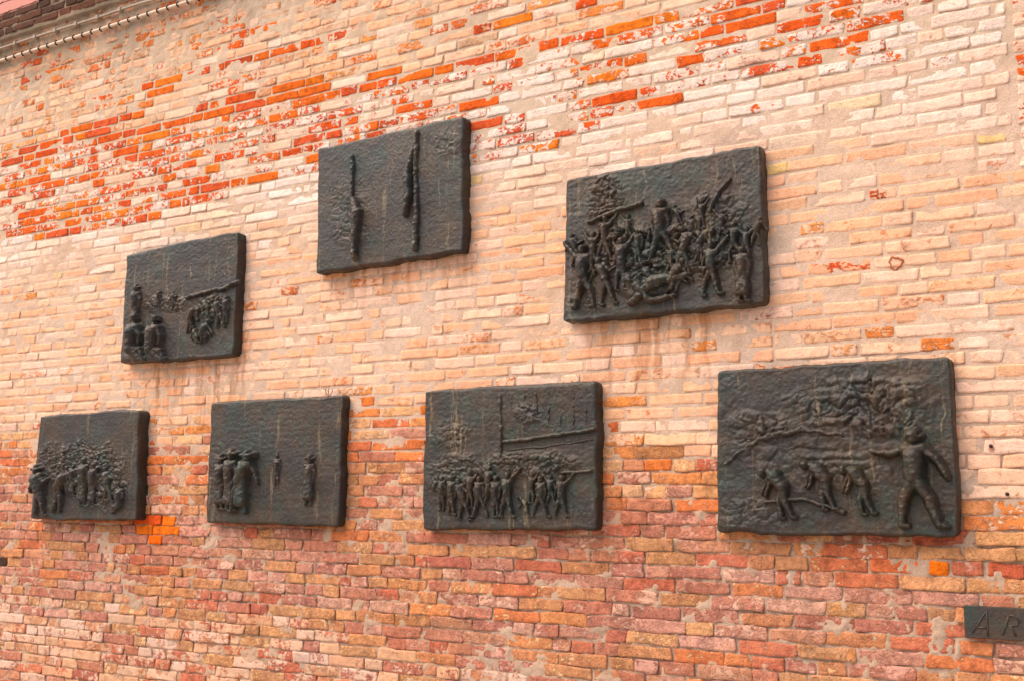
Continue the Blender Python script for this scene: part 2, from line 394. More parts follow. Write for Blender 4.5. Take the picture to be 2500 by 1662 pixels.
def brick_look(px, py, v):
    """body, paint, cover (1.2 painted .. -.3 bare), hardness 0..1, pits, blotch"""
    k = kind_of(px, py, v)
    r = random.random
    if k == 'hot': return ch(HOT), ch(CREAM), -.3, .5, .05, .1
    if k == 'red' or k == 'hotred': return ch(VERM), ch(PEACHP), -.2, .5, .3, .5
    if k in ('verm', 'vermA'): return ch(VERM), ch(WHITE), .05 if k == 'verm' else -.2, 1, .1, .5
    if k == 'olive': return OLIVE[1] * .6, ch(CREAM), .2, .6, .5, .5
    if k == 'dirty': return lin(150, 105, 70) * K, lin(190, 140, 95) * K, .5, .3, .6, 1
    if k == 'dark': return lin(86, 60, 50) * K, ch(CREAM), -.3, .3, .5, 1
    if v < -.3295: return ch(SOOT) * (.7 + .6 * r()), ch(SOOT), -.3, .2, .5, 1
    if v < -.2355:                                   # upper, thin worn wash over orange brick
        for (rv, a, b, pr) in VERM_ROWS:
            if abs(v - rv) < .0033 and a < px < b and r() < pr:
                return ch(VERM) * (.85 + .2 * r()), ch(PEACHP), -.15 + .35 * max(0, r() - .6), .8, .1, .5
        left = max(0.0, min(1.0, (1150 - px) / 900))
        q = r()
        if q < .05 + .08 * left: return ch(VERM), ch(PEACHP), .25 + .3 * r(), .7, .15, .5
        if q < .20 + .25 * left: return ch(ORANGE), ch(PEACHP), .3 + .4 * r(), .25, .15, .3
        if q < .30 + .35 * left: return ch(PEACHB), lin(226, 190, 160) * K, .5 + .4 * r(), .15, .2, .3
        return ch(PEACHB), ch(PEACHP), .75 + .4 * r(), .15, .12, .2
    if v < -.1825 + .008 * math.sin(px / 160.0) - .004 * (px > 1250):     # limewash in flakes over red brick
        c = np.interp(px, [0, 250, 520, 620, 740, 900, 1080, 1200, 1330, 1450, 1600, 1720, 1850, 2050, 2150, 2300, 2500],
                      [.46, .54, .50, .82, .66, .52, .60, .74, .86, .72, .80, .62, .58, .60, .76, .86, .74])
        if 1340 < px < 2250 and v < -.215: c -= .06
        c += random.gauss(0, .15) - (.13 if px < 1300 else .10 if px < 2150 else -.06)
        if v < -.229 and 700 < px < 1600: c -= .30
        if r() < .04 and px < 2150: c -= .4
        if r() < .08: return ch(PINK), ch(PALEP), .8, .3, .1, .3
        return ch(VERM), ch(WHITE), c, 1.0, .1, .6
    if v < -.145: 
        w = (v + .1825) / .0375
        if r() < .04: return ch(VERM), ch(WHITE), .8, .9, .1, .5
        a, b = ch(WHITE), ch(PEACHP)
        if r() < .08: b = lin(240, 200, 130) * K
        m = min(1, max(0, w + random.gauss(0, .2)))
        return ch(PEACHB), a * (1 - m) + b * m, .95 + .25 * r(), .4, .12, .2
    lim = np.interp(px, [0, 350, 850, 1480, 1900, 2400, 2500], [-.040, -.036, -.047, -.034, -.012, .010, .014])
    if v < lim + random.gauss(0, .006):
        q = r(); near = max(0.0, 1 - (lim - v) / .03)
        if q < .015 + .15 * near: return ch(ORANGE), ch(PEACHP), .35 + .3 * r(), .35, .2, .4
        if q < .025 + .17 * near: return ch(VERM), ch(PEACHP), .6 + .3 * r(), .7, .2, .4
        if q < .20 + .10 * near: return ch(ORANGE), ch(PEACHP), .7 + .3 * r(), .1, .15, .2
        return ch(PEACHB), ch(PEACHP) * (.94 + .1 * r()), .85 + .3 * r(), .15, .15, .2
    d = v - lim
    return dusty(lower_look(px, v, d), min(.36, .12 + d * 6))
def dusty(t, k):
    g = lin(210, 148, 128) * K
    return ((t[0] * (1 - k) + g * k) * (1 - .12 * k),) + t[1:]
def lower_look(px, v, d):
    r = random.random
    wash = np.interp(px, [0, 500, 1000, 1500, 2500], [.088, .083, .094, .112, .2])
    if v > wash + random.gauss(0, .006):
        q = r()
        if q < .35: return ch(REDB), ch(PEACHP) * .85, .35 + .4 * r(), .6, .3, .6
        if q < .75: return ch(PEACHB) * .9, ch(PEACHP) * .82, .45 + .4 * r(), .3, .4, .4
        if q < .85: return ch(MAUVE), ch(PALEP), .2, .5, .4, .4
        return ch(OLIVE), ch(CREAM), .4, .3, .4, .4
    warm = max(0.0, 1 - d / .046) 
    q = r()
    if r() < warm:
        if q < .40: return ch(ORANGE), ch(PEACHP), .1 + .35 * r(), .4, .4, .6
        if q < .53: return ch(VERM) * .95, ch(PEACHP), -.1 + .3 * r(), .6, .35, .7
        if q < .82: return ch(CREAM), ch(PEACHP), .3, .3, .5, .5
        if q < .92: return ch(OCHRE), ch(CREAM), .1, .3, .6, .6
        return ch(MAUVE), ch(PINK), .1, .3, .5, .5
    if q < .50: return ch(MAUVE) * (.92 + .2 * r()), ch(PINK), .15 + .4 * r(), .2, .8, .5
    if q < .57: return ch(REDB), ch(PINK), .1 + .35 * r(), .3, .5, .6
    if q < .80: return ch(OCHRE) * (.85 + .2 * r()), ch(CREAM), .1 + .2 * r(), .3, .8, .7
    if q < .84: return ch(OLIVE), ch(OCHRE), .3, .3, .9, .7
    if q < .93: return ch(ORANGE) * .95, ch(CREAM), .2, .4, .5, .6
    return ch(PINK), ch(PINK), .3, .3, .5, .3

def wob(x, z): return .008 * fbm(x * .7, z * 1.3, 5, 2)

# lay the courses
z_anchor = z_of_v(-.2355)
n_dn = int((z_anchor - 0.0) / PITCH) + 1
n_up = int(math.floor((Z_TOP - z_anchor) / PITCH))
XQ = at(2474, 220)[0]                               # straight vertical joint near the right edge
bricks = []
prev = []
for k in range(-n_dn, n_up + 1):
    zb = z_anchor + k * PITCH; zc = zb + PITCH / 2
    if zc < .02 or zc > Z_TOP: continue
    px, py = proj(-3.0, 0, zc); vrow = (py - 1185) / (px + 3280)
    low = vrow > -.03
    x = XL - random.random() * .25; joints = []; lastS = random.random() < .5
    quoin = z_of_v(-.10) < zc < z_of_v(-.22)
    brk = (zc > z_of_v(-.135)) and (zc < z_of_v(-.215))
    while x < XR:
        for tr in range(6):
            if low: t = random.choices(['S', 'H', 'B'], [.50, .38, .12])[0]
            else: t = ('H' if random.random() < .66 else 'S') if lastS else ('S' if random.random() < .85 else 'H')
            wd = {'S': random.gauss(.262, .012), 'H': random.gauss(.128, .010), 'B': random.uniform(.07, .2)}[t]
            jt = max(.004, random.gauss(.008 if low else .012, .004))
            xe = x + wd
            if all(abs(xe - j) > .03 for j in prev): break
        lastS = t == 'S'
        xs = x
        if brk and xs < XQ < xe + jt:
            if XQ - xs > .06: bricks.append((xs, XQ - .012, zb, zc, True))
            x = XQ + .012 + random.random() * .01
            joints.append(XQ); continue
        bricks.append((xs, xe, zb, zc, False)); joints.append(xe); x = xe + jt
    prev = joints

def brick_geo(x0, x1, z0, z1, proud, rough, rnd_i):
    """front grid with rounded, uneven arrises and a skirt into the bed"""
    w_, h_ = x1 - x0, z1 - z0
    us = np.concatenate([[0, .004 / w_, .012 / w_], np.linspace(.012 / w_, 1 - .012 / w_, 5 if w_ > .18 else 3)[1:-1], [1 - .012 / w_, 1 - .004 / w_, 1]])
    wz = np.array([0, .004 / h_, .012 / h_, 1 - .012 / h_, 1 - .004 / h_, 1])
    U, V = np.meshgrid(us, wz)
    X = x0 + (x1 - x0) * U; Z = z0 + (z1 - z0) * V
    e = np.minimum(np.minimum(U, 1 - U) * (x1 - x0), np.minimum(V, 1 - V) * (z1 - z0))
    s = rnd_i * 37.7
    edge = e < 1e-4
    jx = fbm(X * 22 + s, Z * 22, 11, 3) * rough * .022; jz = fbm(X * 18 + s, Z * 18 + 50, 12, 3) * rough * .015
    X = X + np.where(edge, jx, jx * .5); Z = Z + np.where(edge, jz, jz * .5)
    cor = edge & (np.minimum(U, 1 - U) < 1e-4) & (np.minimum(V, 1 - V) < 1e-4)
    cut = rough * .011 * rng.random(X.shape) + .003
    X = X + np.where(cor, np.where(U < .5, cut, -cut), 0); Z = Z + np.where(cor, np.where(V < .5, cut * .8, -cut * .8), 0)
    Y = -proud - fbm(X * 14 + s, Z * 14, 13, 3) * .007 * rough + np.where(edge, .0030, 0)
    tilt = (U - .5) * random.gauss(0, .0022) + (V - .5) * random.gauss(0, .0018)
    Y = Y + tilt * (1 + rough)
    nx, nz = X.shape[1], X.shape[0]
    verts = np.stack([X.ravel(), Y.ravel(), Z.ravel()], 1)
    idx = np.arange(nx * nz).reshape(nz, nx)
    F = np.stack([idx[:-1, :-1].ravel(), idx[:-1, 1:].ravel(), idx[1:, 1:].ravel(), idx[1:, :-1].ravel()], 1)
    ring = np.concatenate([idx[0, :], idx[1:, -1], idx[-1, -2::-1], idx[-2:0:-1, 0]])
    rim = verts[ring].copy(); back = verts[ring].copy(); back[:, 1] = .031
    cx, cz = (x0 + x1) / 2, (z0 + z1) / 2
    back[:, 0] = cx + (back[:, 0] - cx) * .985; back[:, 2] = cz + (back[:, 2] - cz) * .94
    m = len(ring); ring = len(verts) + np.arange(m); n0 = len(verts) + m; verts = np.concatenate([verts, rim, back])
    r2 = np.roll(ring, -1); b = n0 + np.arange(m); b2 = np.roll(b, -1)
    S = np.stack([ring, b, b2, r2], 1)
    return verts, np.concatenate([F, S])

items = []
for i, (x0, x1, zb, zc, fl) in enumerate(bricks):
    if x1 - x0 < .03: continue
    xm = (x0 + x1) / 2
    px, py = proj(xm, 0, zc); px = float(px); py = float(py); v = (py - 1185) / (px + 3280)
    low = max(0.0, min(1.0, (v + .035) / .03))
    body, paint, cov, hard, pits, blot = brick_look(px, py, v)
    if px > 2487 and -.215 < v < -.13 and xm > XQ: body, paint, cov, hard, pits, blot = ch(VERM), ch(PALEP), .45 + .4 * random.random(), .5, .3, .5
    cop = v < -.3295
    rough = .80 + .38 * low + .2 * random.random()
    proud = .0040 + random.gauss(0, .0012) + low * (.0045 + random.gauss(0, .0022)) + (.028 if cop else 0)
    hj = .0050 + .002 * random.random() - low * (.0022 + .0012 * random.random())
    zo = float(wob(np.array([xm]), np.array([zc]))[0])
    vts, fcs = brick_geo(x0, x1, zb + hj + zo + random.gauss(0, .001), zb + PITCH - hj + zo + random.gauss(0, .001), max(.001, proud), rough, random.random() * 10)
    n = len(vts); rn = random.random()
    at_ = dict(body=np.tile(np.append(body, 1), (n, 1)), paint=np.tile(np.append(paint, 1), (n, 1)),
               misc=np.tile([hard, pits, blot, 1], (n, 1)), rnd=np.full(n, rn), cover=np.full(n, cov))
    # size in the picture, and whether a plaque hides it
    ax, ay = proj(np.array([x0, x1, xm, xm]), 0, np.array([zc, zc, zb, zb + PITCH]))
    area = abs(ax[1] - ax[0]) * abs(ay[3] - ay[2])
    vis = -10 < px < 2510 and -10 < py < 1672
    for p in PL:
        if p['x0'] - .01 < x0 and x1 < p['x1'] + .03 and p['z0'] - .01 < zb and zb + PITCH < p['z1']: vis = False
    if px > 2352 and 1478 < py < 1560: vis = False
    items.append((area if vis else 0, vts, fcs, at_))
items.sort(key=lambda t: -t[0])
for a, vts, fcs, at_ in items[:300]:
    mesh_obj('brick', vts, fcs, MB, wall, True, at_)
rest = items[300:]
offs = np.cumsum([0] + [len(t[1]) for t in rest])
o = mesh_obj('brickwork', np.concatenate([t[1] for t in rest]), np.concatenate([t[2] + q for t, q in zip(rest, offs)]), MB, wall, True,
             {k: np.concatenate([t[3][k] for t in rest]) for k in rest[0][3]})
tag(o, kind='stuff')

# mortar: one uneven sheet, nearly flush where the wall is washed, smeared and raked lower down
xs = [XL]
while xs[-1] < XR:
    dep = float(np.dot(ROT.T[2], [xs[-1], CAM_D, 0])) * -1
    xs.append(xs[-1] + .0075 * max(3.5, dep) / 5.0)
xs = np.array(xs); zs = np.arange(0.0, Z_TOP - .002, .0085)
GX, GZ = np.meshgrid(xs, zs)
pxg, pyg = proj(GX, 0, GZ); vg = (pyg - 1185) / (pxg + 3280)
lowg = np.clip((vg + .035) / .03, 0, 1)
topg = np.clip((-.25 - vg) / .03, 0, 1) * np.clip((1500 - pxg) / 900, 0, 1)
big = fbm(GX * 3, GZ * 3, 21, 3); med = fbm(GX * 16, GZ * 16, 22, 3); sm = fbm(GX * 55, GZ * 55, 23, 2)
YU = -.0017 - med * .0065 - sm * .003 - big * .003 + np.clip((-.165 - vg) / .02, 0, 1) * .0012 - topg * (.0028 + med * .010)
YL = -.0008 - big * .009 - med * .022 - sm * .009
GY = YU * (1 - lowg) + YL * lowg
GY = GY + np.where(vg < -.3295, -.022, 0)
nz, nx = GX.shape
idx = np.arange(nz * nx).reshape(nz, nx)
Q = np.stack([idx[:-1, :-1].ravel(), idx[:-1, 1:].ravel(), idx[1:, 1:].ravel(), idx[1:, :-1].ravel()], 1)
inv = ((pxg > -500) & (pxg < 3000) & (pyg > -330) & (pyg < 2000))[:-1, :-1].ravel()
Q = Q[inv]
used = np.unique(Q); remap = np.full(nz * nx, -1); remap[used] = np.arange(len(used))
V = np.stack([GX.ravel(), GY.ravel(), GZ.ravel()], 1)[used]
mesh_obj('mortar', V, remap[Q], MM, wall, True)
xs2 = np.linspace(XL - 4, XR + 4, 60); zs2 = np.linspace(0, Z_TOP - .004, 30)
A, B = np.meshgrid(xs2, zs2); ii = np.arange(A.size).reshape(A.shape)
mesh_obj('backing_mortar', np.stack([A.ravel(), np.full(A.size, .022), B.ravel()], 1),
         np.stack([ii[:-1, :-1].ravel(), ii[:-1, 1:].ravel(), ii[1:, 1:].ravel(), ii[1:, :-1].ravel()], 1), MM, wall, False)

# ------------------------------------------------------------------ bronze reliefs
def smax(a, b, k=.004):
    h = np.clip(.5 + .5 * (a - b) / k, 0, 1)
    return b + (a - b) * h + k * h * (1 - h)
def caps_h(X, Z, caps):
    """height above the slab of a set of tapered limbs [(x0,z0,r0,x1,z1,r1,lift)]"""
    H = np.full(X.shape, -.05)
    for (x0, z0, r0, x1, z1, r1, lift) in caps:
        dx, dz = x1 - x0, z1 - z0; L2 = dx * dx + dz * dz + 1e-12
        t = np.clip(((X - x0) * dx + (Z - z0) * dz) / L2, 0, 1)
        d = np.hypot(X - x0 - t * dx, Z - z0 - t * dz); r = r0 + (r1 - r0) * t
        h = np.where(d < r, lift + np.sqrt(np.maximum(r * r - d * d, 0)) * 1.4, lift - (d - r) * 2.2)
        H = smax(H, h, .003)
    return H
def relief(name, caps, t, parent, res=.0036, seed=0, rough=1.0):
    a = np.array(caps); pad = .03
    x0 = min((a[:, 0] - a[:, 2]).min(), (a[:, 3] - a[:, 5]).min()) - pad; x1 = max((a[:, 0] + a[:, 2]).max(), (a[:, 3] + a[:, 5]).max()) + pad
    z0 = min((a[:, 1] - a[:, 2]).min(), (a[:, 4] - a[:, 5]).min()) - pad; z1 = max((a[:, 1] + a[:, 2]).max(), (a[:, 4] + a[:, 5]).max()) + pad
    X, Z = np.meshgrid(np.arange(x0, x1, res), np.arange(z0, z1, res))
    wx = fbm(X * 30, Z * 30, seed + 3, 3) * .012 * rough; wz = fbm(X * 30 + 9, Z * 30, seed + 4, 3) * .012 * rough
    H = caps_h(X + wx, Z + wz, caps)
    H = H + (fbm(X * 48, Z * 48, seed + 5, 4, .6) * .012 + fbm(X * 26, Z * 70, seed + 6, 3) * .006) * rough
    keep = H > -.013
    q = keep[:-1, :-1] & keep[1:, :-1] & keep[:-1, 1:] & keep[1:, 1:]
    idx = np.arange(X.size).reshape(X.shape)
    F = np.stack([idx[:-1, :-1], idx[:-1, 1:], idx[1:, 1:], idx[1:, :-1]], -1)[q]
    used = np.unique(F); rm = np.full(X.size, -1); rm[used] = np.arange(len(used))
    V = np.stack([X.ravel(), (-t - H).ravel(), Z.ravel()], 1)[used]
    return mesh_obj(name, V, rm[F], MZ, parent, True)

BASE = dict(head=(0, .925), neck=(0, .85), sl=(-.10, .81), sr=(.10, .81), chest=(0, .73), hip=(0, .52), el=(-.145, .66), hl=(-.12, .50), er=(.145, .66), hr=(.12, .50),
            kl=(-.06, .28), fl=(-.07, .02), kr=(.06, .28), fr=(.07, .02))
POSE = {
    'stand': {},
    'stride': dict(kl=(-.15, .30), fl=(-.24, .03), kr=(.10, .29), fr=(.20, .02), chest=(.02, .73)),
    'up': dict(el=(-.17, .93), hl=(-.20, 1.08), er=(.18, .90), hr=(.26, 1.02), kl=(-.09, .28), fl=(-.11, .02)),
    'oneup': dict(er=(.20, .92), hr=(.33, 1.06), el=(-.16, .68), hl=(-.2, .56), kl=(-.13, .29), fl=(-.20, .02), kr=(.07, .28), fr=(.14, .03)),
    'wide': dict(el=(-.25, .76), hl=(-.42, .79), er=(.23, .70), hr=(.31, .56), kl=(-.13, .28), fl=(-.16, .02), kr=(.14, .29), fr=(.24, .03)),
    'bend': dict(head=(-.27, .765), neck=(-.17, .775), sl=(-.14, .775), sr=(-.09, .75), chest=(-.05, .71), hip=(.10, .52), el=(-.21, .60), hl=(-.27, .44), er=(-.13, .58), hr=(-.20, .42),
                 kl=(.02, .29), fl=(.05, .02), kr=(.13, .28), fr=(.24, .03)),
    'crouch': dict(head=(-.18, .62), neck=(-.12, .56), sl=(-.13, .50), sr=(-.02, .52), chest=(-.04, .44), hip=(.10, .24), el=(-.25, .36), hl=(-.34, .26), er=(-.12, .34), hr=(-.24, .2),
                 kl=(-.12, .26), fl=(-.02, .03), kr=(.02, .16), fr=(.20, .02)),
    'sit': dict(head=(.02, .90), neck=(0, .78), sl=(-.14, .70), sr=(.12, .70), chest=(-.02, .60), hip=(-.04, .25), el=(-.16, .48), hl=(.08, .38), er=(.20, .52), hr=(.16, .36),
                kl=(.22, .22), fl=(.30, .06), kr=(.12, .14), fr=(.26, .02)),
    'lean': dict(head=(-.12, .90), neck=(-.09, .83), sl=(-.17, .79), sr=(.02, .80), chest=(-.06, .72), hip=(.03, .52), el=(-.27, .66), hl=(-.33, .52), er=(.13, .66), hr=(.22, .72),
                 kl=(-.03, .28), fl=(-.10, .02), kr=(.15, .28), fr=(.22, .02)),
}
def figure(pl, px, py, hpx, pose, flip=1, coat=False, hat=None, bulk=1.0, lift=.35, name='relief_figure', seed=0):
    """human figure in relief: foot point px,py and height in photo pixels"""
    t = pl['t']; fx, fz = at(px, py, -t); _, tz = at(px, py - hpx, -t); h = tz - fz
    J = dict(BASE); J.update(POSE[pose])
    g = lambda n: (fx + flip * J[n][0] * h * .95, fz + J[n][1] * h)
    c = []
    def seg(a, b, r0, r1, lf=lift):
        (xa, za), (xb, zb) = g(a), g(b); c.append((xa, za, r0 * h * bulk, xb, zb, r1 * h * bulk, lf * .05 * h))
    seg('chest', 'hip', .105, .088, lift * 1.6); seg('sl', 'sr', .055, .055, lift * 1.6); seg('neck', 'chest', .045, .08)
    for s in 'lr':
        lf = lift * (1.5 if s == 'r' else .9)
        seg('s' + s, 'e' + s, .045, .036, lf); seg('e' + s, 'h' + s, .035, .026, lf)
        seg('hip', 'k' + s, .076, .052, lf); seg('k' + s, 'f' + s, .050, .030, lf)
        (xa, za) = g('f' + s); c.append((xa, za, .030 * h, xa + flip * .06 * h, za - .008 * h, .022 * h, lf * .05 * h))
        (xa, za) = g('h' + s); (xe, ze) = g('e' + s); d = np.hypot(xa - xe, za - ze) + 1e-6
        c.append((xa, za, .026 * h, xa + (xa - xe) / d * .045 * h, za + (za - ze) / d * .045 * h, .020 * h, lf * .05 * h))
    hx, hz = g('head'); r = .064 * h * min(bulk, 1.15)
    c.append((hx, hz - .012 * h, r * .92, hx, hz + .018 * h, r, lift * .09 * h))
    c.append((hx + flip * r * .75, hz - .01 * h, r * .22, hx + flip * r * .95, hz - .02 * h, r * .18, lift * .09 * h))   # nose
    if coat:
        (xa, za) = g('hip'); 
        for s in (-.05, 0, .05):
            c.append((fx + s * .6 * h, fz + .70 * h, .075 * h, fx + s * 1.15 * h, fz + .17 * h, .078 * h, lift * .06 * h))
    if hat == 'brim':
        c.append((hx - .11 * h, hz + .035 * h, .020 * h, hx + .11 * h, hz + .035 * h, .020 * h, lift * .16 * h))
        c.append((hx, hz + .05 * h, .058 * h, hx, hz + .085 * h, .05 * h, lift * .10 * h))
    if hat == 'cap':
        c.append((hx - .012 * h, hz + .022 * h, .060 * h, hx, hz + .036 * h, .055 * h, lift * .10 * h))
        c.append((hx, hz + .02 * h, .020 * h, hx + flip * .085 * h, hz + .008 * h, .014 * h, lift * .10 * h))
    return relief(name, c, t, pl['obj'], .0034, int(px * 7 + py), 1.0)
def strip(pl, name, pts, r, lift=.0, seed=1, rough=1.0, res=.0045):
    w = [at(x, y, -pl['t']) for x, y in pts]
    c = [(w[i][0], w[i][1], r if np.isscalar(r) else r[i], w[i + 1][0], w[i + 1][1], r if np.isscalar(r) else r[i + 1], lift) for i in range(len(w) - 1)]
    return relief(name, c, pl['t'], pl['obj'], res, seed, rough)

def slab(pl, seed, zones, res=.0048, base_rough=1.0, rad=.014):
    TL, TR, BR, BL = pl['w']; t = pl['t']
    wx = np.linalg.norm(TR - TL); hz = np.linalg.norm(TL - BL)
    nu, nv = int(wx / res), int(hz / res)
    b = np.array([0, .003, .007, .012])
    us = np.concatenate([b / wx, np.linspace(.017 / wx, 1 - .017 / wx, nu), 1 - b[::-1] / wx])
    vs_ = np.concatenate([b / hz, np.linspace(.017 / hz, 1 - .017 / hz, nv), 1 - b[::-1] / hz])
    U, Vv = np.meshgrid(us, vs_)
    P = (TL[None, None] * ((1 - U) * Vv)[..., None] + TR[None, None] * (U * Vv)[..., None] + BR[None, None] * (U * (1 - Vv))[..., None] + BL[None, None] * ((1 - U) * (1 - Vv))[..., None])
    X, Z = P[..., 0].copy(), P[..., 1].copy()
    eu = np.minimum(U, 1 - U) * wx; ev = np.minimum(Vv, 1 - Vv) * hz; e = np.minimum(eu, ev)
    # rounded corners
    cr = .028 + .012 * fbm(np.array([seed * 3.3]), np.array([1.7]), seed, 2)[0]
    kx = np.maximum(cr - eu, 0); kz = np.maximum(cr - ev, 0); kk = np.hypot(kx, kz); ov = np.maximum(kk - cr, 0)
    f = np.where(kk > 1e-9, ov / np.maximum(kk, 1e-9), 0)
    X = X + np.where(U < .5, 1, -1) * kx * f * .95; Z = Z + np.where(Vv < .5, 1, -1) * kz * f * .95
    # uneven outline
    wgt = np.exp(-e / .05)
    X = X + wgt * fbm(X * 9, Z * 9, seed + 1, 4) * .026; Z = Z + wgt * fbm(X * 9 + 31, Z * 9, seed + 2, 4) * .026
    H = fbm(X * 2.2, Z * 2.2, seed + 3, 2) * .012 + (fbm(X * 10, Z * 10, seed + 4, 5) * .009 + fbm(X * 70, Z * 70, seed + 5, 3) * .005) * base_rough
    H = H + fbm(X * 5, Z * 38, seed + 8, 3) * .0025 * base_rough
    pxs, pys = proj(X, -t, Z)
    for (cx, cy, rx, ry, amp, sc, kind) in zones:
        m = np.clip(1.25 - ((pxs - cx) / rx) ** 2 - ((pys - cy) / ry) ** 2 + fbm(X * 12, Z * 12, seed + 9, 3) * 1.2, 0, 1); m = m * m * (3 - 2 * m)
        if kind == 'rub':
            wa = X * sc * .8 + fbm(X * sc * .6, Z * sc * .6, seed + 20, 3) * 2.4; wb = Z * sc * 1.1 + fbm(X * sc * .6 + 40, Z * sc * .6, seed + 21, 3) * 2.4
            ca, cb = np.floor(wa), np.floor(wb); ed = np.minimum(np.minimum(wa - ca, 1 - wa + ca), np.minimum(wb - cb, 1 - wb + cb))
            n = _hash(ca, cb, seed) * 1.1 - .9 * np.exp(-ed / .10) + (1 - 2 * np.abs(fbm(X * sc * 2, Z * sc * 2, seed + 6, 4, .6)) * 2.2) * .5
        elif kind == 'brk':
            n = np.minimum(np.abs(((Z + .004 * np.sin(X * 30)) / .035) % 1 - .5) * 2, 1) ** .3 * 1.0 - .4 + fbm(X * 40, Z * 40, seed, 2)
        elif kind == 'flat': n = np.ones_like(X)
        elif kind == 'bulge': n = .7 + fbm(X * sc, Z * sc, seed + 6, 4, .55) * 2
        H = H + m * amp * n
    drop = np.where(e < rad, rad - np.sqrt(np.maximum(rad ** 2 - (rad - np.minimum(e, rad)) ** 2, 0)), 0) * 1.0
    H = H * np.clip(e / .02, .25, 1) - drop
    Y = -t - H
    nvv, nuu = X.shape
    idx = np.arange(X.size).reshape(X.shape)
    F = np.stack([idx[:-1, :-1].ravel(), idx[:-1, 1:].ravel(), idx[1:, 1:].ravel(), idx[1:, :-1].ravel()], 1)
    V = np.stack([X.ravel(), Y.ravel(), Z.ravel()], 1)
    ring = np.concatenate([idx[0, :], idx[1:, -1], idx[-1, -2::-1], idx[-2:0:-1, 0]])
    cx, cz = X.mean(), Z.mean(); L = len(ring); last = ring; lv = [V]; lf = [F]; n0 = len(V)
    for s in (.2, .45, .7, 1.0):
        rv = V[ring].copy(); y1 = .004
        rv[:, 1] = rv[:, 1] + (y1 - rv[:, 1]) * s
        w = fbm(rv[:, 0] * 13 + s * 3, rv[:, 2] * 13 + s * 2, seed + 12, 3) * .012
        dx, dz = rv[:, 0] - cx, rv[:, 2] - cz; dl = np.hypot(dx, dz)
        rv[:, 0] += dx / dl * (w + .002); rv[:, 2] += dz / dl * (w + .002)
        cur = n0 + np.arange(L); lv.append(rv); n0 += L
        lf.append(np.stack([last, cur, np.roll(cur, -1), np.roll(last, -1)], 1)); last = cur
    pl['obj_slab'] = mesh_obj('slab', np.concatenate(lv), np.concatenate(lf), MZ, pl['obj'], True)

GP = 'bronze relief plaques on the brick wall'
LAB = [
    'dark bronze relief plaque with two seated figures at lower left and rough heap at right',
    'highest bronze relief plaque, nearly plain, with two tall upright ridges running down it',
    'big upper right bronze relief plaque crowded with tangled small figures',
    'smallest bronze relief plaque, lower left, with a hatted figure on its left edge',
    'bronze relief plaque with three long-coated hatted figures standing together on its left half',
    'bronze relief plaque with a row of small striding figures under a long raised ledge',
    'largest bronze relief plaque with stooping figures and one tall standing figure at its right',
]
ZONES = [
    [(515, 750, 52, 36, .016, 20, 'rub'), (400, 742, 70, 22, .010, 26, 'rub'), (318, 860, 34, 34, .020, 9, 'bulge'), (360, 870, 40, 26, .012, 9, 'bulge')],
    [(850, 520, 60, 90, .005, 18, 'rub'), (1090, 350, 30, 40, .004, 20, 'rub')],
    [(1480, 490, 55, 60, .015, 26, 'rub'), (1610, 620, 190, 85, .026, 17, 'rub'), (1760, 520, 70, 60, .010, 22, 'rub'), (1560, 700, 70, 30, .022, 10, 'bulge'), (1420, 740, 50, 25, .006, 30, 'rub')],
    [(190, 1130, 110, 60, .012, 30, 'rub'), (230, 1185, 80, 60, .016, 20, 'rub'), (100, 1240, 26, 40, .010, 9, 'bulge')],
    [(680, 1040, 150, 60, .0016, 30, 'brk'), (540, 1160, 60, 90, .004, 16, 'rub')],
    [(1110, 1160, 70, 70, .012, 22, 'rub'), (1290, 1130, 110, 35, .012, 24, 'rub'), (1100, 1060, 60, 40, .007, 20, 'rub'), (1380, 1130, 50, 22, .012, 22, 'rub'), (1290, 1010, 36, 26, .010, 20, 'rub')],
    [(2120, 990, 190, 75, .016, 15, 'rub'), (1850, 1040, 90, 40, .011, 15, 'rub'), (2030, 1130, 90, 34, .010, 30, 'brk'), (2010, 1110, 260, 90, .006, 12, 'rub'), (1850, 1255, 120, 40, .006, 22, 'rub')],
]
for i, p in enumerate(PL):
    p['obj'] = tag(empty('relief_plaque', ((p['x0'] + p['x1']) / 2, 0, p['z0'])), LAB[i], 'plaque', GP)
    slab(p, 100 + 20 * i, ZONES[i], base_rough=[.8, .6, 1, .6, .7, .9, 1.1][i])
A1, A2, A3, A4, A5, A6, A7 = PL
# mid left plaque: seated group, distant figures, rough heap
figure(A1, 328, 880, 112, 'sit', 1, bulk=1.5, lift=.8); figure(A1, 378, 882, 112, 'sit', 1, bulk=1.45, lift=.8)
figure(A1, 331, 800, 100, 'stand', 1, coat=True, hat='brim', bulk=1.2, lift=.3)
figure(A1, 388, 752, 46, 'stand', 1, bulk=1.3); figure(A1, 424, 756, 44, 'lean', 1, bulk=1.4)
for a in [(500, 836, 78, 'crouch', -1), (470, 812, 70, 'bend', -1), (535, 800, 74, 'lean', 1), (552, 790, 66, 'stand', -1), (505, 788, 66, 'bend', 1), (480, 838, 60, 'crouch', 1)]: figure(A1, *a, bulk=1.2, lift=.5)
strip(A1, 'relief_ridge', [(455, 728), (500, 714), (545, 706), (580, 690)], .012, .004, 4, 1.4)
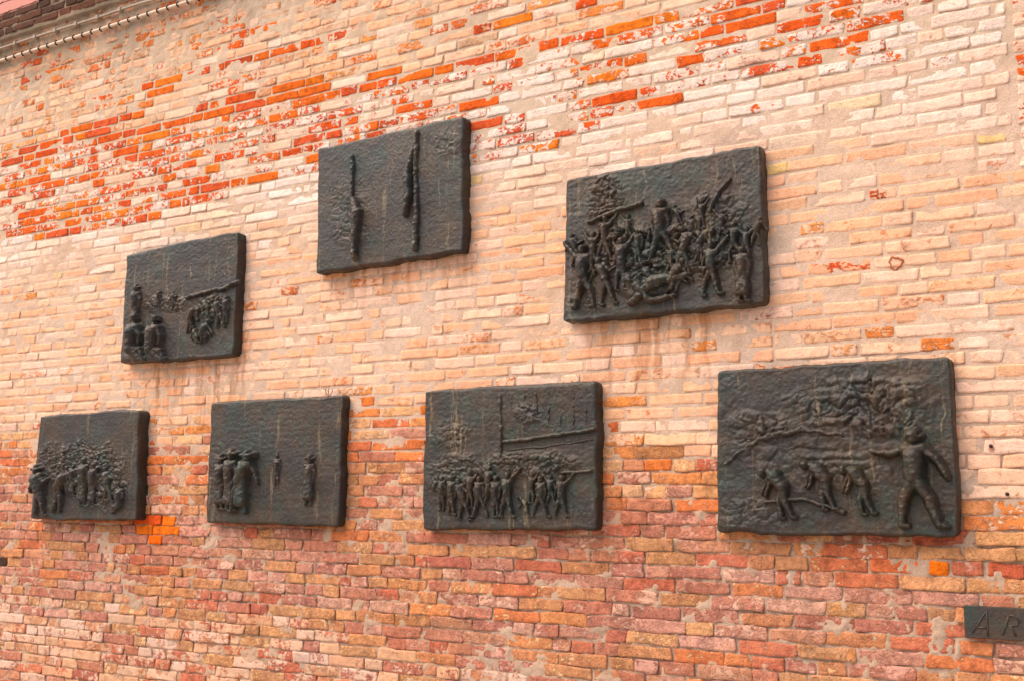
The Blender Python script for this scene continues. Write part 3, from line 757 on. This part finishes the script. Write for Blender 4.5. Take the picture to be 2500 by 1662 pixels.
# top plaque: two uprights with knotted swellings
strip(A2, 'relief_post', [(862, 385), (861, 470), (862, 560), (866, 636)], [.018, .016, .012, .010], -.003, 5, 1.5)
strip(A2, 'relief_post', [(1018, 326), (1016, 420), (1018, 520), (1014, 606)], [.020, .018, .019, .022], -.003, 6, 1.4)
strip(A2, 'relief_limb', [(866, 490), (877, 520), (872, 570), (868, 630)], [.014, .030, .024, .016], .012, 7, 1.3)
strip(A2, 'relief_limb', [(1012, 370), (1000, 430), (1002, 480), (992, 525)], [.012, .024, .022, .012], .016, 8, 1.3)
# upper right plaque: crowd
for a in [(1425, 752, 150, 'oneup', -1), (1478, 745, 120, 'lean', 1), (1520, 712, 130, 'up', 1), (1480, 640, 110, 'oneup', 1), (1560, 650, 90, 'stand', 1), (1615, 640, 150, 'stride', -1),
          (1675, 672, 120, 'lean', -1), (1718, 640, 92, 'bend', -1), (1740, 722, 130, 'oneup', 1), (1795, 640, 95, 'wide', 1), (1815, 738, 135, 'stand', 1), (1715, 560, 70, 'up', 1), (1850, 600, 70, 'lean', -1), (1405, 650, 80, 'lean', 1), (1450, 665, 96, 'up', -1), (1535, 600, 74, 'oneup', -1), (1585, 708, 96, 'crouch', 1), (1650, 715, 120, 'crouch', -1), (1690, 600, 72, 'stride', 1), (1765, 590, 76, 'oneup', -1), (1825, 640, 84, 'up', 1), (1655, 560, 60, 'lean', 1), (1640, 690, 90, 'wide', 1)]:
    figure(A3, *a, coat=(a[0] == 1815), bulk=1.0, lift=.6)
strip(A3, 'relief_limb', [(1545, 740), (1600, 690), (1680, 672)], [.020, .036, .014], .010, 31, 1.4)
strip(A3, 'relief_limb', [(1560, 700), (1590, 735), (1650, 722)], [.030, .018, .012], .012, 32, 1.3)
strip(A3, 'relief_limb', [(1440, 545), (1510, 515), (1565, 498)], [.010, .012, .010], .010, 33, 1.2)
strip(A3, 'relief_limb', [(1735, 515), (1755, 470), (1782, 440)], [.010, .008, .006], .006, 34, 1.2)
# lower left plaque
figure(A4, 96, 1258, 122, 'lean', 1, hat='brim', bulk=1.3, lift=.6)
for a in [(150, 1250, 118, 'bend', -1), (204, 1235, 120, 'stand', 1), (228, 1232, 104, 'stand', -1), (262, 1225, 88, 'lean', 1), (290, 1252, 80, 'sit', -1), (178, 1210, 76, 'stand', 1)]:
    figure(A4, *a, coat=a[3] == 'stand', bulk=1.2, lift=.25)
# lower second plaque: three in long coats, two apart
figure(A5, 540, 1244, 130, 'stand', 1, coat=True, hat='brim', bulk=1.1, lift=.6); figure(A5, 566, 1246, 144, 'stand', 1, coat=True, hat='brim', bulk=1.1, lift=.7)
figure(A5, 594, 1250, 148, 'lean', -1, coat=True, hat='brim', bulk=1.1, lift=.9)
figure(A5, 676, 1190, 84, 'stand', 1, bulk=.9, lift=.1); figure(A5, 755, 1232, 118, 'stand', -1, coat=True, hat='brim', bulk=.9, lift=.3)
# lower third plaque: row of figures under a ledge
strip(A6, 'relief_ledge', [(1232, 1078), (1300, 1070), (1380, 1058), (1452, 1048)], .010, .008, 41, .8)
strip(A6, 'relief_post', [(1222, 965), (1224, 1040), (1222, 1110)], .012, -.003, 42, 1.2)
for k in range(7): strip(A6, 'relief_rib', [(1250 + 30 * k, 962 - 2 * k), (1250 + 30 * k, 1050 - 3 * k)], .006, -.003, 60 + k, 1.5)
strip(A6, 'relief_ledge', [(1236, 1098), (1330, 1090), (1446, 1072)], .006, -.001, 44, 1.0)
strip(A6, 'relief_ledge', [(1372, 1154), (1410, 1152), (1444, 1148)], .007, .008, 43, .8)
for a in [(1104, 1256, 96, 'stand', 1), (1130, 1268, 104, 'lean', 1), (1172, 1262, 100, 'stride', -1), (1212, 1262, 102, 'stand', 1), (1240, 1262, 110, 'oneup', 1), (1280, 1262, 62, 'bend', 1),
          (1322, 1262, 100, 'stride', 1), (1374, 1262, 102, 'oneup', 1), (1080, 1245, 84, 'stand', -1), (1150, 1240, 90, 'up', 1), (1196, 1232, 96, 'oneup', -1), (1300, 1228, 72, 'up', 1), (1345, 1235, 76, 'oneup', -1)]:
    figure(A6, *a, bulk=1.05, lift=.6)
# lower right plaque: stooping figures, one upright
for a in [(1902, 1265, 120, 'bend', 1), (2006, 1245, 118, 'bend', 1), (2100, 1255, 116, 'bend', 1)]:
    figure(A7, a[0], a[1], a[2] * 1.22, 'bend', a[4], bulk=1.08, lift=.8)
figure(A7, 2240, 1286, 236, 'wide', 1, hat='cap', bulk=1.0, lift=.75)
strip(A7, 'relief_ridge', [(1870, 1224), (1960, 1216), (2030, 1238), (2060, 1250)], .008, .012, 51, .8)
strip(A7, 'relief_ridge', [(1752, 1140), (1850, 1075), (1960, 1046), (2060, 1060)], [.010, .016, .02, .012], -.008, 52, 2.2)

# ------------------------------------------------------------------ name plate at the right edge
sx0, szt = at(2352, 1476.5, -.03); _, szb = at(2352, 1555, -.03); sx1 = sx0 + .95
plate = tag(empty('name_plate', (sx0, 0, szb)), 'flat narrow dark metal name plate with raised letters, cut off by the right edge', 'sign')
bxo = box('plate', sx0, sx1, -.030, .004, szb, szt, MZS, plate)
bv = bxo.modifiers.new('bevel', 'BEVEL'); bv.width = .003; bv.segments = 2
def letter(strokes):
    V = []; F = []
    for pts in strokes:
        w = []
        for x, y in pts:
            X, Z = at(x, y, -.032); w.append((X, -.0298, Z))
        v, f = tube_geo(w, .0042, 8); F += [tuple(i + len(V) for i in q) for q in f]; V += v
    return mesh_obj('letter', V, F, MZS, plate, True)
sc = 170 / 2050.0
L = lambda *pp: [(2330 + a * sc, 1450 + b * sc) for a, b in pp]
letter([L((950, 470), (840, 640), (680, 900), (520, 1130)), L((950, 470), (960, 720), (975, 960), (985, 1230)), L((650, 960), (800, 985), (960, 975))])
arc = [(1600, 640), (1700, 620), (1830, 680), (1905, 790), (1850, 900), (1700, 930), (1560, 925)]
letter([L((1600, 620), (1550, 800), (1500, 960), (1420, 1190)), L(*arc), L((1620, 930), (1720, 1040), (1800, 1220))])

# ------------------------------------------------------------------ cables under the coping
def run(zv, x0, x1, y, sag, seed, n=90):
    z0 = z_of_v(zv); X = np.linspace(x0, x1, n)
    return [(x, y, z0 + sag * float(fbm(np.array([x * 1.3]), np.array([seed * 1.1]), seed, 3)[0])) for x in X]
cab = tag(empty('power_cable', (-8, 0, z_of_v(-.323))), 'grey weathered cable fixed just under the dark top of the wall', 'cable')
xk = at(356, 3)[0]
pts = run(-.3235, XL, xk, -.024, .03, 3) 
x_, y_, z_ = pts[-1]
pts += [(x_ + .10, -.03, z_ - .010), (x_ + .2, -.03, z_ - .012), (x_ + .32, -.03, z_ + .02), (x_ + .6, -.03, z_ + .10), (x_ + 1.2, -.03, z_ + .12)]
v, f = tube_geo(pts, .009, 8); mesh_obj('cable_run', v, f, M_CABLE, cab)
for k in range(5, 88, 7):
    x, y, z = pts[k]
    box('cable_clip', x - .014, x + .014, -.038, .0, z - .014, z + .014, M_CABLE, cab)
cab2 = tag(empty('light_cable', (-8, 0, z_of_v(-.314))), 'pale cream cable held by rows of small black clips below the grey cable', 'cable')
pts = run(-.3140, XL, 1.0, -.028, .010, 4, 150)
v, f = tube_geo(pts, .0115, 8); mesh_obj('cable_run', v, f, M_PIPE, cab2)
x = at(2, 156)[0] - 1.2; proto = None
while x < .6:
    z = float(np.interp(x, [p[0] for p in pts], [p[2] for p in pts]))
    th = np.linspace(-.5, math.pi + .5, 9); rr = .0165
    path = [(x, -.028 - rr * math.sin(t), z + rr * math.cos(t)) for t in th]
    if proto is None:
        v, f = tube_geo(path, .0045, 6); proto = mesh_obj('clip', v, f, M_CLIP, cab2); px0, pz0 = x, z
    else:
        c = proto.copy(); col.objects.link(c); c.parent = cab2; c.location = (x - px0, 0, z - pz0)
    x += .1015

# ------------------------------------------------------------------ barbed wire on the wall head, pink house behind
xp = at(101, 5, .12)[0]
post = tag(empty('wire_post', (xp, .12, Z_TOP)), 'dark iron post standing on the sooty wall top at the upper left corner', 'post')
v, f = tube_geo([(xp, .12, Z_TOP - .05), (xp + .01, .12, Z_TOP + .4), (xp + .015, .12, Z_TOP + .9)], .022, 8); mesh_obj('shaft', v, f, M_IRON, post)
v, f = tube_geo([(xp, .12, Z_TOP - .006), (xp, .12, Z_TOP + .035)], .036, 8); mesh_obj('base_collar', v, f, M_IRON, post)
lay = ['lowest strand of barbed wire strung just over the wall top', 'second strand of barbed wire above the lowest, in front of the pink house', 'third strand of barbed wire high over the wall top']
for j, dz in enumerate((.035, .115, .21)):
    zz = Z_TOP + dz
    wr = tag(empty('barbed_wire', (xp, .10, zz)), lay[j], 'wire', 'barbed wire strands on the wall top')
    X = np.linspace(XL - 3, 1, 120)
    v, f = tube_geo([(x, .095, zz + .012 * math.sin(x * 1.9 + j)) for x in X], .0035, 5); mesh_obj('strand', v, f, M_IRON, wr)
    V = []; F = []
    xb = XL + .05 * j
    while xb < 0:
        zb = zz + .012 * math.sin(xb * 1.9 + j)
        for (ax_, az_) in ((.018, .016), (-.016, .018)):
            v, f = tube_geo([(xb - ax_, .088, zb - az_), (xb + ax_, .102, zb + az_)], .0022, 4)
            F += [tuple(i + len(V) for i in q) for q in f]; V += v
        xb += .16
    tag(mesh_obj('barbs', V, F, M_IRON, wr), kind='stuff')
house = tag(empty('pink_house', (-12, 4, 0)), 'pink rendered house wall rising behind the sooty wall top', 'house')
box('wall', -26, -4, 3.6, 9, -.05, 11.5, M_PINK, house)
nw = box('window', -9.2, -8.2, 3.57, 3.62, 8.3, 9.9, M_CLIP, house)
box('sill', -9.3, -8.1, 3.50, 3.60, 8.2, 8.3, M_PAVE, house)

# ------------------------------------------------------------------ iron nails left in the wall
for (px, py, lab) in [(2420, 1088, 'dark iron nail head in the painted bricks right of the largest plaque, upper one'),
                      (2460, 1205, 'dark iron nail head in a mortar joint right of the largest plaque, lower one')]:
    X, Z = at(px, py)
    nl = tag(empty('nail', (X, 0, Z)), lab, 'nail', 'old nails in the wall')
    v, f = tube_geo([(X, .02, Z), (X, -.008, Z)], .006, 8); mesh_obj('shank', v, f, M_IRON, nl)
    v, f = tube_geo([(X, -.006, Z), (X, -.015, Z)], .008, 9); mesh_obj('nail_head', v, f, M_IRON, nl)

# a spalled header whose red rim shows through the wash, and a dry weed rooted on top of a plaque
cx, cz = at(2187, 643); ring = []
for k in range(25):
    a = 2 * math.pi * k / 24; rr = .028 + .004 * math.sin(3 * a + 1) + .003 * math.sin(7 * a)
    ring.append((cx + rr * math.cos(a), -.0045 - .003 * math.sin(a + .6), cz + rr * .95 * math.sin(a)))
v, f = tube_geo(ring, .0042, 6)
mesh_obj('spalled_rim', v, f, m_plain('spalled_brick', (.50, .15, .07), .95, .6, 90, .006), wall)
wx_, wz_ = at(803, 962, -.03)
weed = tag(empty('dry_weed', (wx_, -.03, wz_)), 'small dry weed with thin brown stems on top of a lower plaque', 'weed')
for dx, dz, b in ((-.05, .05, .02), (.02, .075, -.01), (.045, .05, .015), (-.015, .06, -.02)):
    v, f = tube_geo([(wx_, -.03, wz_ - .02), (wx_ + dx * .4 + b, -.035, wz_ + dz * .4), (wx_ + dx * .7, -.04, wz_ + dz * .7)], .0018, 5)
    mesh_obj('stem', v, f, M_IRON, weed)
